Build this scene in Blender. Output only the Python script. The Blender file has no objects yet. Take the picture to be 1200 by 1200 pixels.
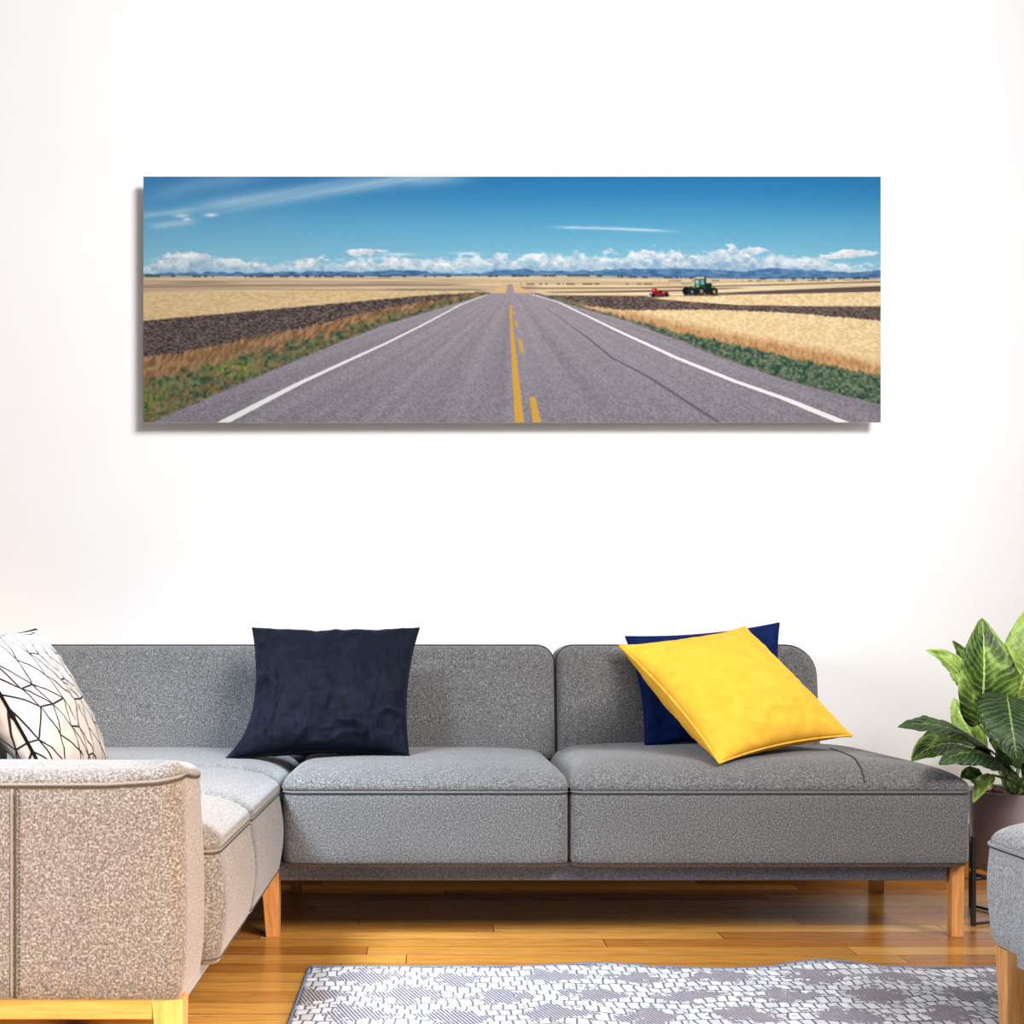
import bpy, bmesh, math, random
import numpy as np
from mathutils import Vector, noise
from mathutils.bvhtree import BVHTree

C = bpy.context.scene.collection
S = bpy.context.scene
random.seed(7)

# ------------------------------------------------------------------ camera
CZ, F, PX, PY = 0.78, 1413.0, 500.0, 760.0      # eye height, focal length in px, principal point
cam_d = bpy.data.cameras.new('camera')
cam = bpy.data.objects.new('camera', cam_d); C.objects.link(cam)
cam.location = (0, 0, CZ); cam.rotation_euler = (math.pi / 2, 0, 0)
cam_d.sensor_width = 36.0; cam_d.lens = 36.0 * F / 1200.0
cam_d.shift_x = (600 - PX) / 1200.0; cam_d.shift_y = (PY - 600) / 1200.0
cam_d.clip_start = 0.05
S.camera = cam

# ------------------------------------------------------------------ world, lights, exposure
w = bpy.data.worlds.new('world'); S.world = w; w.use_nodes = True
w.node_tree.nodes['Background'].inputs[0].default_value = (0.93, 0.96, 1.0, 1)
w.node_tree.nodes['Background'].inputs[1].default_value = 0.20

def aim(o, target):
    o.rotation_euler = (Vector(target) - o.location).to_track_quat('-Z', 'Y').to_euler()

def spot(name, loc, target, power, deg, blend, radius, col):
    d = bpy.data.lights.new(name, 'SPOT'); d.energy = power; d.spot_size = math.radians(deg)
    d.spot_blend = blend; d.shadow_soft_size = radius; d.color = col
    o = bpy.data.objects.new(name, d); C.objects.link(o); o.location = loc; aim(o, target); return o

def area(name, loc, target, power, sx, sy, col):
    d = bpy.data.lights.new(name, 'AREA'); d.energy = power; d.shape = 'RECTANGLE'
    d.size = sx; d.size_y = sy; d.color = col
    o = bpy.data.objects.new(name, d); C.objects.link(o); o.location = loc; aim(o, target); return o

spot('wall_washer', (3.9, -1.0, 5.2), (-1.25, 4.1, 1.62), 3350, 68, 1.0, 1.35, (0.985, 0.99, 1.0))
spot('left_window', (-1.65, 1.75, 2.75), (-0.85, 2.80, 0.45), 1500, 50, 0.9, 0.45, (0.70, 0.85, 1.0))
spot('warm_lamp', (1.3, -0.4, 0.80), (-0.85, 2.1, 0.22), 1480, 34, 1.0, 0.22, (1.0, 0.62, 0.35))
area('room_light', (0.9, 0.6, 2.9), (0.7, 2.9, 0.0), 22, 2.0, 1.4, (1.0, 0.92, 0.84)).data.spread = math.radians(110)
area('side_window', (-3.2, 0.5, 1.6), (1.15, 2.3, 0.25), 19, 1.2, 1.2, (0.86, 0.93, 1.0)).data.spread = math.radians(55)

S.view_settings.view_transform = 'Standard'
S.view_settings.look = 'None'
S.view_settings.gamma = 1.0
S.view_settings.use_curve_mapping = False
S.view_settings.exposure = 0.0

# ------------------------------------------------------------------ helpers
def P(px, py, d):
    return Vector(((px - PX) / F * d, d, CZ - (py - PY) / F * d))

def lin(r, g, b):
    f = lambda c: (c / 255 / 12.92) if c / 255 <= 0.04045 else ((c / 255 + 0.055) / 1.055) ** 2.4
    return (f(r), f(g), f(b), 1.0)

def link_bm(name, bm, mat, parent=None, smooth=True):
    me = bpy.data.meshes.new(name)
    bmesh.ops.recalc_face_normals(bm, faces=bm.faces[:])
    bm.to_mesh(me); bm.free()
    if smooth:
        me.polygons.foreach_set('use_smooth', [True] * len(me.polygons))
    if mat: me.materials.append(mat)
    o = bpy.data.objects.new(name, me); C.objects.link(o)
    if parent: 
        o.parent = parent
        o.matrix_parent_inverse = parent.matrix_world.inverted()
    return o

def thing(name, label, cat, loc=(0, 0, 0), group=None):
    o = bpy.data.objects.new(name, None); C.objects.link(o)
    o.empty_display_size = 0.05
    o.location = loc; o['label'] = label; o['category'] = cat
    if group: o['group'] = group
    bpy.context.view_layer.update()
    return o

def structure(o):
    o['kind'] = 'structure'; return o

def add_box(bm, x0, x1, y0, y1, z0, z1, bev=0.0, top=None):
    """box; top=(x0,x1,y0,y1) gives a different top outline (taper)"""
    t = top or (x0, x1, y0, y1)
    vs = [bm.verts.new(p) for p in ((x0, y0, z0), (x1, y0, z0), (x1, y1, z0), (x0, y1, z0),
                                    (t[0], t[2], z1), (t[1], t[2], z1), (t[1], t[3], z1), (t[0], t[3], z1))]
    fs = [bm.faces.new([vs[i] for i in q]) for q in ((0, 3, 2, 1), (4, 5, 6, 7), (0, 1, 5, 4), (1, 2, 6, 5), (2, 3, 7, 6), (3, 0, 4, 7))]
    if bev:
        es = list({e for f in fs for e in f.edges})
        bmesh.ops.bevel(bm, geom=es, offset=bev, segments=2, affect='EDGES', profile=0.5)

def add_tube(bm, pts, r, n=8, closed=False):
    pts = [Vector(p) for p in pts]
    m = len(pts); rings = []
    prev = None
    for i, p in enumerate(pts):
        a = pts[(i - 1) % m] if (closed or i > 0) else p
        b = pts[(i + 1) % m] if (closed or i < m - 1) else p
        t = (b - a).normalized()
        if prev is None:
            up = Vector((0, 0, 1)) if abs(t.z) < 0.9 else Vector((1, 0, 0))
            nrm = t.cross(up).normalized()
        else:
            nrm = (prev - t * prev.dot(t)).normalized()
        prev = nrm
        bn = t.cross(nrm)
        rr = r(i / (m - 1)) if callable(r) else r
        rings.append([bm.verts.new(p + (nrm * math.cos(2 * math.pi * k / n) + bn * math.sin(2 * math.pi * k / n)) * rr) for k in range(n)])
    rng = range(m) if closed else range(m - 1)
    for i in rng:
        A, B = rings[i], rings[(i + 1) % m]
        for k in range(n):
            bm.faces.new((A[k], A[(k + 1) % n], B[(k + 1) % n], B[k]))
    if not closed:
        bm.faces.new(rings[0][::-1]); bm.faces.new(rings[-1])

def rr_outline(x0, x1, y0, y1, r, nc=7, ns=10):
    """rounded rectangle; r = one radius or four (x1y0, x1y1, x0y1, x0y0)"""
    rs = r if isinstance(r, (tuple, list)) else (r,) * 4
    out = []
    cs = ((x1, y0, -90), (x1, y1, 0), (x0, y1, 90), (x0, y0, 180))
    arcs = []
    lim = min(x1 - x0, y1 - y0) / 2 * 0.999
    for (cx, cy, a0), q in zip(cs, rs):
        q = min(max(q, 1e-4), lim)
        sx = cx - q if cx == x1 else cx + q
        sy = cy - q if cy == y1 else cy + q
        arcs.append([(sx + q * math.cos(math.radians(a0 + 90 * k / nc)), sy + q * math.sin(math.radians(a0 + 90 * k / nc))) for k in range(nc + 1)])
    for i in range(4):
        out += arcs[i]
        a, b = arcs[i][-1], arcs[(i + 1) % 4][0]
        for k in range(1, ns):
            f = k / ns; out.append((a[0] + (b[0] - a[0]) * f, a[1] + (b[1] - a[1]) * f))
    return out

def loft(levels, mp=lambda a, b, c: (a, b, c), cap=0.0, cap_rings=8):
    """levels: (c, a0, a1, b0, b1, r). The last level is closed by shrinking rings crowned by cap."""
    bm = bmesh.new(); rings = []
    for (c, a0, a1, b0, b1, r) in levels:
        rings.append([bm.verts.new(mp(a, b, c)) for a, b in rr_outline(a0, a1, b0, b1, r)])
    c, a0, a1, b0, b1, r = levels[-1]
    base = rr_outline(a0, a1, b0, b1, r); ca, cb = (a0 + a1) / 2, (b0 + b1) / 2
    for k in range(1, cap_rings):
        f = 1 - k / cap_rings
        cc = c + cap * (1 - f * f)
        rings.append([bm.verts.new(mp(ca + (a - ca) * f, cb + (b - cb) * f, cc)) for a, b in base])
    n = len(base)
    for A, B in zip(rings, rings[1:]):
        for k in range(n):
            bm.faces.new((A[k], A[(k + 1) % n], B[(k + 1) % n], B[k]))
    bm.faces.new(rings[0][::-1])
    ctr = bm.verts.new(mp(ca, cb, c + cap))
    L = rings[-1]
    for k in range(n):
        bm.faces.new((L[k], L[(k + 1) % n], ctr))
    return bm

# ------------------------------------------------------------------ node materials
class NT:
    def __init__(s, name):
        s.m = bpy.data.materials.new(name); s.m.use_nodes = True
        s.t = s.m.node_tree; s.b = s.t.nodes['Principled BSDF']
    def n(s, kind, **kw):
        o = s.t.nodes.new(kind)
        for k, v in kw.items(): setattr(o, k, v)
        return o
    def l(s, a, b): s.t.links.new(a, b)
    def val(s, sock, v):
        if hasattr(v, 'is_linked') or isinstance(v, bpy.types.NodeSocket): s.l(v, sock)
        else: sock.default_value = v
    def math(s, op, a, b=None, c=None, clamp=False):
        o = s.n('ShaderNodeMath', operation=op, use_clamp=clamp)
        for i, v in enumerate((a, b, c)):
            if v is not None: s.val(o.inputs[i], v)
        return o.outputs[0]
    def vec(s, op, a, b=None, scale=None):
        o = s.n('ShaderNodeVectorMath', operation=op)
        s.val(o.inputs[0], a)
        if b is not None: s.val(o.inputs[1], b)
        if scale is not None: s.val(o.inputs['Scale'], scale)
        return o
    def noise(s, vec, scale, detail=2.0, rough=0.5, dist=0.0):
        o = s.n('ShaderNodeTexNoise'); s.l(vec, o.inputs['Vector'])
        o.inputs['Scale'].default_value = scale; o.inputs['Detail'].default_value = detail
        o.inputs['Roughness'].default_value = rough; o.inputs['Distortion'].default_value = dist
        return o.outputs['Fac']
    def ramp(s, fac, stops):
        o = s.n('ShaderNodeValToRGB'); s.l(fac, o.inputs[0])
        el = o.color_ramp.elements
        while len(el) < len(stops): el.new(0.5)
        for e, (p, c) in zip(el, stops): e.position = p; e.color = c
        return o.outputs[0]
    def mix(s, fac, a, b, mode='MIX'):
        o = s.n('ShaderNodeMix', data_type='RGBA', blend_type=mode)
        s.val(o.inputs[0], fac); s.val(o.inputs[6], a); s.val(o.inputs[7], b)
        return o.outputs[2]
    def coord(s, which='Object'):
        return s.n('ShaderNodeTexCoord').outputs[which]
    def mapping(s, vec, scale=(1, 1, 1), rot=(0, 0, 0), loc=(0, 0, 0)):
        o = s.n('ShaderNodeMapping'); s.l(vec, o.inputs[0])
        o.inputs['Scale'].default_value = scale; o.inputs['Rotation'].default_value = rot; o.inputs['Location'].default_value = loc
        return o.outputs[0]
    def bump(s, h, strength, dist):
        o = s.n('ShaderNodeBump'); s.l(h, o.inputs['Height'])
        o.inputs['Strength'].default_value = strength; o.inputs['Distance'].default_value = dist
        s.l(o.outputs[0], s.b.inputs['Normal'])
    def col(s, c): s.val(s.b.inputs['Base Color'], c)
    def set(s, **kw):
        for k, v in kw.items(): s.val(s.b.inputs[k.replace('_', ' ')], v)

def plain(name, c, rough=0.5, **kw):
    m = NT(name); v = m.coord()
    n_ = m.noise(v, 60, 2)
    m.col(m.mix(n_, tuple(x * 0.9 for x in c[:3]) + (1,), tuple(min(1, x * 1.08) for x in c[:3]) + (1,)))
    m.set(Roughness=rough, **kw); return m.m

def g(v, t=(1, 1, 1)): return (v * t[0], v * t[1], v * t[2], 1)

def fabric(name, lo, mid, hi, tint=(1, 1, 1), scale=170):
    m = NT(name); v = m.coord()
    a = m.noise(v, scale, 3.0, 0.65)
    big = m.noise(v, 5, 2)
    c = m.ramp(a, [(0.30, g(lo, tint)), (0.50, g(mid, tint)), (0.70, g(hi, tint))])
    c = m.mix(0.35, c, m.ramp(big, [(0.3, g(0.75)), (0.7, g(1.0))]), 'MULTIPLY')
    m.col(c); m.set(Roughness=0.95, Sheen_Weight=0.25, Sheen_Roughness=0.5, Specular_IOR_Level=0.15)
    m.bump(m.noise(v, scale * 2.0, 2), 0.35, 0.002)
    return m.m

M = {}
M['sofa'] = fabric('grey_melange_wool', 0.038, 0.108, 0.25, (1.0, 0.965, 0.945), 240)
M['pouf'] = fabric('light_grey_melange_wool', 0.13, 0.30, 0.50, (0.97, 0.98, 1.0), 210)
M['base'] = fabric('blue_grey_base_wool', 0.10, 0.19, 0.32, (0.84, 0.95, 1.25), 230)
M['seam'] = plain('dark_seam_thread', g(0.028), 0.9)
M['piping'] = plain('grey_piping', g(0.13, (1, 0.97, 0.94)), 0.9)

def wood(name, a, b, axis_scale, rough=0.4):
    m = NT(name); v = m.coord()
    s_ = m.mapping(v, axis_scale)
    n_ = m.noise(s_, 6, 5, 0.6, 0.6)
    m.col(m.ramp(n_, [(0.3, a), (0.7, b)])); m.set(Roughness=rough)
    m.bump(n_, 0.1, 0.002); return m.m
M['beech'] = wood('pale_beech', lin(186, 120, 62), lin(222, 162, 98), (14, 14, 1.2))
M['beech_x'] = wood('pale_beech_rail', lin(176, 116, 60), lin(204, 146, 84), (1.2, 14, 18))
M['base_wood'] = wood('oiled_oak_skirting', lin(165, 100, 38), lin(205, 135, 58), (1.2, 14, 18))

def floor_mat():
    m = NT('oak_strip_floor'); v = m.coord()
    sp = m.n('ShaderNodeSeparateXYZ'); m.l(v, sp.inputs[0])
    row = m.math('FLOOR', m.math('DIVIDE', sp.outputs[1], 0.083))
    wn = m.n('ShaderNodeTexWhiteNoise', noise_dimensions='1D'); m.l(row, wn.inputs['W'])
    cbx = m.n('ShaderNodeCombineXYZ'); m.l(m.math('ADD', sp.outputs[0], m.math('MULTIPLY', wn.outputs['Value'], 7.3)), cbx.inputs[0]); m.l(sp.outputs[1], cbx.inputs[1])
    v = cbx.outputs[0]
    def brick(c1, c2, mort):
        br = m.n('ShaderNodeTexBrick', offset=0.0, offset_frequency=2, squash=1.0)
        m.l(v, br.inputs['Vector'])
        br.inputs['Scale'].default_value = 1.0
        br.inputs['Brick Width'].default_value = 1.25; br.inputs['Row Height'].default_value = 0.083
        br.inputs['Mortar Size'].default_value = 0.0014; br.inputs['Mortar Smooth'].default_value = 0.2
        br.inputs['Color1'].default_value = c1; br.inputs['Color2'].default_value = c2; br.inputs['Mortar'].default_value = mort
        return br
    br = brick(lin(172, 106, 40), lin(242, 188, 98), lin(104, 62, 26))
    gr = m.noise(m.mapping(v, (1.4, 26, 1)), 5, 6, 0.62, 0.8)
    fine = m.noise(m.mapping(v, (5, 160, 1)), 4, 3, 0.6)
    c = m.mix(0.75, br.outputs['Color'], m.ramp(gr, [(0.28, lin(150, 112, 80)), (0.5, lin(222, 204, 184)), (0.72, lin(255, 248, 236))]), 'MULTIPLY')
    c = m.mix(0.35, c, m.ramp(fine, [(0.3, g(0.45)), (0.7, g(1.0))]), 'MULTIPLY')
    m.col(c)
    m.set(Roughness=m.math('ADD', m.math('MULTIPLY', gr, 0.12), 0.16), Specular_IOR_Level=0.5)
    h = m.math('SUBTRACT', m.math('MULTIPLY', fine, 0.12), br.outputs['Fac'])
    m.bump(h, 0.25, 0.001)
    return m.m
M['floor'] = floor_mat()

def wall_mat():
    m = NT('white_plaster'); v = m.coord()
    m.col(m.ramp(m.noise(v, 2.5, 3), [(0.3, (0.86, 0.845, 0.835, 1)), (0.7, (0.88, 0.87, 0.86, 1))]))
    m.set(Roughness=0.9, Specular_IOR_Level=0.1)
    m.bump(m.noise(v, 45, 4), 0.06, 0.004); return m.m
M['wall'] = wall_mat()

def velvet(name, a, b, rough=0.7, sheen=0.6, tint=(0.3, 0.4, 0.7, 1)):
    m = NT(name); v = m.coord()
    n_ = m.noise(v, 22, 4, 0.6, 0.8)
    m.col(m.ramp(n_, [(0.3, a), (0.75, b)]))
    m.set(Roughness=rough, Sheen_Weight=sheen, Sheen_Roughness=0.35, Sheen_Tint=tint, Specular_IOR_Level=0.06)
    m.bump(m.noise(v, 320, 2), 0.2, 0.001); return m.m
M['navy_dark'] = velvet('dark_navy_velvet', lin(9, 11, 18), lin(20, 24, 36), sheen=0.12)
M['navy'] = velvet('navy_velvet', lin(4, 20, 58), lin(10, 34, 84), sheen=0.08)
M['yellow'] = velvet('mustard_cotton', lin(226, 164, 52), lin(236, 178, 66), 0.9, 0.08, (1, 0.85, 0.4, 1))
M['yellow_piping'] = velvet('mustard_piping', lin(222, 160, 46), lin(238, 184, 80), 0.9, 0.05, (1, 0.85, 0.4, 1))
M['black'] = plain('black_metal', g(0.012), 0.45)
M['pot'] = plain('mauve_grey_ceramic', lin(158, 143, 147), 0.32)
M['soil'] = None
M['canvas_side'] = plain('white_canvas', g(0.78), 0.9)

# ------------------------------------------------------------------ room shell
WY = 4.11
bm = bmesh.new(); add_box(bm, -4.2, 5.2, -1.6, WY, -0.1, 0.0)
structure(link_bm('floor', bm, M['floor'], smooth=False))
bm = bmesh.new(); add_box(bm, -4.2, 5.2, WY, WY + 0.12, -0.1, 3.6)
structure(link_bm('wall_back', bm, M['wall'], smooth=False))
bm = bmesh.new(); add_box(bm, -4.2, 5.2, WY - 0.016, WY, 0.0, 0.07, 0.003)
structure(link_bm('baseboard_back', bm, M['base_wood'], smooth=False))

# ------------------------------------------------------------------ printed canvas
def vnoise(x, y, seed):
    xi = np.floor(x).astype(np.int64); yi = np.floor(y).astype(np.int64)
    fx = x - xi; fy = y - yi
    fx = fx * fx * (3 - 2 * fx); fy = fy * fy * (3 - 2 * fy)
    def h(a, b):
        n = (a * 374761393 + b * 668265263 + seed * 982451653) & 0x7fffffff
        n = ((n ^ (n >> 13)) * 1274126177) & 0x7fffffff
        n = n ^ (n >> 16)
        return (n & 0xffff) / 65535.0
    return (h(xi, yi) * (1 - fx) + h(xi + 1, yi) * fx) * (1 - fy) + (h(xi, yi + 1) * (1 - fx) + h(xi + 1, yi + 1) * fx) * fy

def fbm(x, y, seed, octv=4, gain=0.5):
    s = 0; a = 1; t = 0
    for i in range(octv):
        s = s + a * vnoise(x * 2 ** i, y * 2 ** i, seed + i * 17); t += a; a *= gain
    return s / t

def paint():
    W, H = 864, 288
    Xg, Yg = np.meshgrid(168 + np.arange(W + 1) * 1.0, 207 + np.arange(H + 1) * 1.0)
    X, Y = Xg, Yg
    img = np.zeros(X.shape + (3,))
    def sm(a, b, v): 
        t = np.clip((v - a) / (b - a), 0, 1); return t * t * (3 - 2 * t)
    def put(mask, col):
        nonlocal img
        col = np.asarray(col, float)
        if col.ndim == 1: col = col[None, None, :]
        img = img * (1 - mask[..., None]) + col * mask[..., None]
    def ip(pts, v):
        a = np.array(sorted(pts), float); return np.interp(v, a[:, 0], a[:, 1])
    def below(pts, soft=0.7, jit=0.0, js=0.5, seed=1):      # mask of pixels lower than polyline y(x)
        yy = ip(pts, X)
        if jit: yy = yy + (fbm(X * js, Y * 0.15, seed, 3) - 0.5) * 2 * jit
        return np.clip((Y - yy) / (2 * soft) + 0.5, 0, 1)
    def mixc(t, a, b): return np.asarray(a)[None, None, :] * (1 - t[..., None]) + np.asarray(b)[None, None, :] * t[..., None]
    # sky
    t = (Y - 207) / 118
    ys = [0, 0.2, 0.5, 0.75, 1.0]
    for ch, cs in enumerate(([44, 58, 96, 124, 150], [120, 136, 168, 186, 198], [176, 186, 204, 212, 216])):
        img[..., ch] = np.interp(t, ys, cs)
    left = np.exp(-((X - 200) / 260) ** 2)
    img += (left * (1 - t) * 14)[..., None] * np.array([1.6, 0.6, 0.4])
    # cirrus
    st = fbm(X / 60 + Y / 14, Y / 3.2 + X / 16, 3, 4)
    def streak(pts, wid, alpha, x0, x1, f=25):
        yy = ip(pts, X); return np.exp(-((Y - yy) / wid) ** 2) * alpha * sm(x0, x0 + f, X) * (1 - sm(x1 - f, x1, X)) * (0.55 + 0.8 * st)
    put(np.clip(streak([(170, 253), (230, 244), (330, 230), (400, 219), (470, 209), (560, 207)], 9, 0.62, 190, 580, 90), 0, 1), (196, 214, 226))
    put(np.clip(streak([(170, 232), (230, 217), (300, 207)], 8, 0.35, 150, 330, 60), 0, 1), (170, 200, 220))
    put(np.clip(streak([(160, 253), (230, 246)], 4, 0.45, 150, 240), 0, 1), (200, 218, 228))
    put(np.clip(streak([(175, 265), (235, 259)], 4, 0.5, 165, 240), 0, 1), (200, 218, 228))
    put(np.clip(streak([(640, 266), (720, 268), (806, 272)], 1.6, 0.75, 630, 808, 50), 0, 1), (220, 230, 234))
    for cx, cy, a, b in ((213, 253, 8, 2), (247, 252, 7, 2), (219, 257, 4, 1.6), (547, 297, 16, 1.3), (465, 298, 20, 1.5)):
        put(np.clip(np.exp(-((X - cx) / a) ** 2 - ((Y - cy) / b) ** 2) * (0.5 + st * 0.7), 0, 1), (228, 236, 240))
    # cumulus
    n1 = fbm(X / 13, Y / 7, 11, 5, 0.58); n2 = fbm(X / 7, Y / 5, 29, 4, 0.6)
    topy = ip([(168, 309), (185, 304), (215, 300), (245, 299), (262, 304), (300, 306), (340, 307), (380, 303), (425, 306), (445, 306), (490, 302), (520, 306), (545, 302), (600, 301), (630, 296), (660, 300), (700, 299), (735, 297), (765, 294), (790, 297), (830, 294), (850, 291), (880, 294), (905, 298), (930, 303), (960, 305), (1000, 312), (1032, 313)], X) - 2
    den = sm(-1, 6, Y - topy + (n1 - 0.5) * 24)
    den = den * (1 - 0.35 * sm(310, 321, Y)) * (0.62 + 0.38 * sm(0.3, 0.5, n1))
    shade = np.clip(0.42 + 1.5 * (n2 - 0.4) + 0.7 * (0.4 - (Y - topy) / 22), 0, 1)
    cl = mixc(shade, (142, 172, 200), (246, 246, 244))
    put(np.clip(den, 0, 1) * 0.95, cl)
    for cx, cy, a, b in ((222, 301, 32, 6), (205, 301, 22, 3), (423, 296, 20, 4), (440, 294, 14, 2.5), (277, 308, 14, 6), (845, 295, 16, 4), (885, 293, 18, 3), (1000, 298, 34, 5.5), (975, 301, 20, 3), (760, 296, 8, 3), (630, 301, 16, 5)):
        d = 1 - (np.abs((X - cx) / a) ** 2 + np.abs((Y - cy) / b) ** 2) + (n1 - 0.5) * 1.6 + (n2 - 0.5) * 0.8
        put(sm(0.0, 0.55, d), mixc(np.clip(0.45 + 1.1 * (n2 - 0.4) - (Y - cy) / b * 0.28, 0, 1), (165, 186, 206), (252, 252, 250)))
    # mountains
    rid = ip([(168, 321), (210, 320), (250, 319), (300, 320), (350, 319), (400, 319), (435, 318), (470, 316.5), (490, 317), (520, 321), (560, 321), (580, 317), (615, 316), (660, 318), (700, 317), (740, 315), (790, 314), (830, 316), (870, 318), (905, 315), (940, 316), (975, 318), (1005, 319), (1032, 317)], X)
    rid = rid + (fbm(X / 9, X * 0, 41, 3) - 0.5) * 4
    mm = np.clip((Y - rid) / 1.6 + 0.5, 0, 1)
    put(mm, mixc(np.clip(fbm(X / 9, Y / 2.5, 53, 3) * 1.3 - 0.15, 0, 1), (52, 98, 146), (116, 152, 186)))
    # far plain
    hz = [(168, 323.5), (300, 324), (420, 324), (600, 323.5), (680, 323), (760, 325), (900, 327), (1032, 326)]
    stripes = fbm(X / 150, Y / 1.6, 61, 3); fine = fbm(X / 3.0, Y / 2.0, 67, 3)
    plain_c = mixc(np.clip(stripes * 1.7 - 0.35, 0, 1), (172, 148, 124), (234, 208, 168))
    put(below(hz, 0.8), plain_c)
    tree = (fbm(X / 6, Y * 0, 71, 3) > 0.56) * np.exp(-((Y - ip(hz, X)) / 1.1) ** 2)
    put(tree * 0.8, (48, 58, 66))
    put(np.exp(-((Y - 333 + 0 * X) / 1.0) ** 2) * sm(600, 620, X) * (fbm(X / 5, Y * 0, 73, 2) > 0.55) * 0.7, (72, 66, 56))
    put(np.exp(-((Y - 329) / 1.0) ** 2) * sm(760, 800, X) * (fbm(X / 5, Y * 0, 79, 2) > 0.5) * 0.6, (96, 86, 72))
    put(np.exp(-((Y - (336 - (X - 168) * 0.006)) / 1.4) ** 2) * (1 - sm(520, 560, X)) * 0.75, (140, 118, 104))
    put(np.exp(-((Y - 339.5) / 1.5) ** 2) * sm(430, 480, X) * (1 - sm(545, 580, X)) * 0.8, (120, 122, 108))
    put(np.exp(-((Y - 331) / 2.2) ** 2) * np.exp(-((X - 235) / 40) ** 2) * 0.55, (120, 98, 92))
    # left fields
    wheat = mixc(np.clip(fbm(X / 4, Y / 1.6, 83, 4) * 1.5 - 0.25, 0, 1), (204, 172, 122), (232, 206, 164))
    put(below([(168, 342), (420, 341), (560, 341)], 0.8) * (1 - sm(565, 575, X)), wheat)
    put(below([(168, 376), (180, 375), (440, 351.5), (500, 346), (560, 343)], 0.8, 0.8, 0.4, 3) * (1 - sm(565, 580, X)),
        mixc(np.clip(fbm(X / 2.4, Y / 1.3, 89, 4, 0.7) * 2.0 - 0.62, 0, 1), (60, 52, 54), (142, 124, 114)))
    br = mixc(np.clip(fbm(X / 3 + Y / 5, Y / 6, 97, 4) * 1.8 - 0.4, 0, 1), (112, 88, 60), (182, 138, 104))
    put(below([(168, 418), (210, 414), (300, 395), (360, 383), (440, 364), (500, 353), (560, 344)], 1.5, 3.5, 0.35, 5) * (1 - sm(572, 584, X)), br)
    gn = mixc(np.clip(fbm(X / 4, Y / 4, 101, 4) * 2 - 0.5, 0, 1), (46, 70, 56), (122, 128, 86))
    gmask = below([(168, 448), (230, 432), (300, 412), (360, 398), (440, 374), (500, 359), (560, 346)], 3, 9, 0.12, 7) * (1 - sm(570, 582, X))
    put(gmask * (0.42 + 0.58 * sm(0.35, 0.6, fbm(X / 9, Y / 6, 103, 3))), gn)
    put(np.exp(-((X - 275) / 26) ** 2 - ((Y - 433) / 9) ** 2) * 0.6 * sm(0.4, 0.6, fbm(X / 3, Y / 3, 105, 2)), (158, 168, 72))
    put(np.exp(-((X - 176) / 16) ** 2 - ((Y - 470) / 16) ** 2) * 0.7 * sm(0.4, 0.6, fbm(X / 3, Y / 3, 106, 2)), (128, 146, 62))
    # right fields
    r_on = sm(618, 640, X)
    whe2 = mixc(np.clip(fbm(X / 3, Y / 2.0, 107, 4) * 1.7 - 0.3, 0, 1), (222, 186, 132), (250, 228, 182))
    soil = mixc(np.clip(fbm(X / 2.4, Y / 1.3, 109, 4) * 2.0 - 0.6, 0, 1), (74, 64, 62), (138, 118, 108))
    put(below([(620, 334), (760, 334), (1032, 328)], 0.8) * r_on, mixc(np.clip(fbm(X / 90, Y / 1.5, 111, 2) * 1.6 - 0.2, 0, 1), (206, 176, 132), (246, 226, 184)))
    def band(top, bot, col, a=1.0, x0=600, x1=1100):
        put(below(top, 0.6) * (1 - below(bot, 0.6)) * sm(x0, x0 + 20, X) * (1 - sm(x1 - 20, x1, X)) * a, col)
    band([(640, 337), (760, 336.5), (870, 334), (1032, 329.5)], [(640, 338.4), (760, 338), (870, 335.4), (1032, 331)], (104, 88, 82), 0.9)
    band([(640, 342), (720, 341), (800, 339.5), (870, 337)], [(640, 343.2), (720, 343), (800, 341.6), (870, 337.8)], (92, 78, 74), 0.9, 630, 880)
    band([(830, 344), (880, 341.5), (940, 339), (1032, 335)], [(830, 345.5), (880, 345), (940, 344.8), (1032, 342)], (98, 84, 82), 1, 820)
    put(below([(630, 346), (781, 347), (842, 345.5), (1032, 342.5)], 0.7) * sm(622, 650, X), soil)
    band([(765, 349.5), (790, 347), (842, 346), (1032, 342)], [(765, 350), (800, 353), (863, 357.5), (960, 359), (1032, 359)], whe2, 1, 755)
    rough = fbm(X / 2, Y / 7, 113, 3)
    put(below([(640, 352), (690, 359), (730, 363.5), (837, 363), (917, 366), (975, 371), (1032, 376)], 0.8, 1.2, 0.5, 9) * sm(640, 665, X), whe2)
    red = mixc(np.clip(fbm(X / 2.5, Y / 5, 127, 3) * 1.6 - 0.3, 0, 1), (164, 112, 68), (214, 168, 116))
    rl = [(640, 348), (700, 362), (745, 367), (797, 379), (863, 392), (917, 402), (975, 414), (1032, 428)]
    put(below(rl, 5, 2.5, 0.3, 15) * 0.85 * sm(645, 670, X), red)
    gr2 = mixc(np.clip(fbm(X / 3, Y / 3, 131, 4) * 2 - 0.5, 0, 1), (42, 72, 62), (128, 138, 106))
    put(below([(640, 347), (690, 361), (730, 372), (797, 390), (863, 404), (917, 417), (975, 429), (1032, 441)], 1.8, 3, 0.3, 17) * sm(630, 645, X), gr2)
    # road
    xl = ip([(343.5, 575), (352, 547), (380, 452), (412, 372), (455, 270), (492, 186), (500, 170)], Y)
    xr = ip([(343.5, 626), (350, 645), (358, 672), (377, 738), (397, 790), (420, 848), (447, 925), (465, 993), (474, 1032), (500, 1140)], Y)
    jit = (fbm(Y / 3, X / 30, 137, 3) - 0.5) * 6 * np.clip((Y - 344) / 60, 0, 1)
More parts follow.
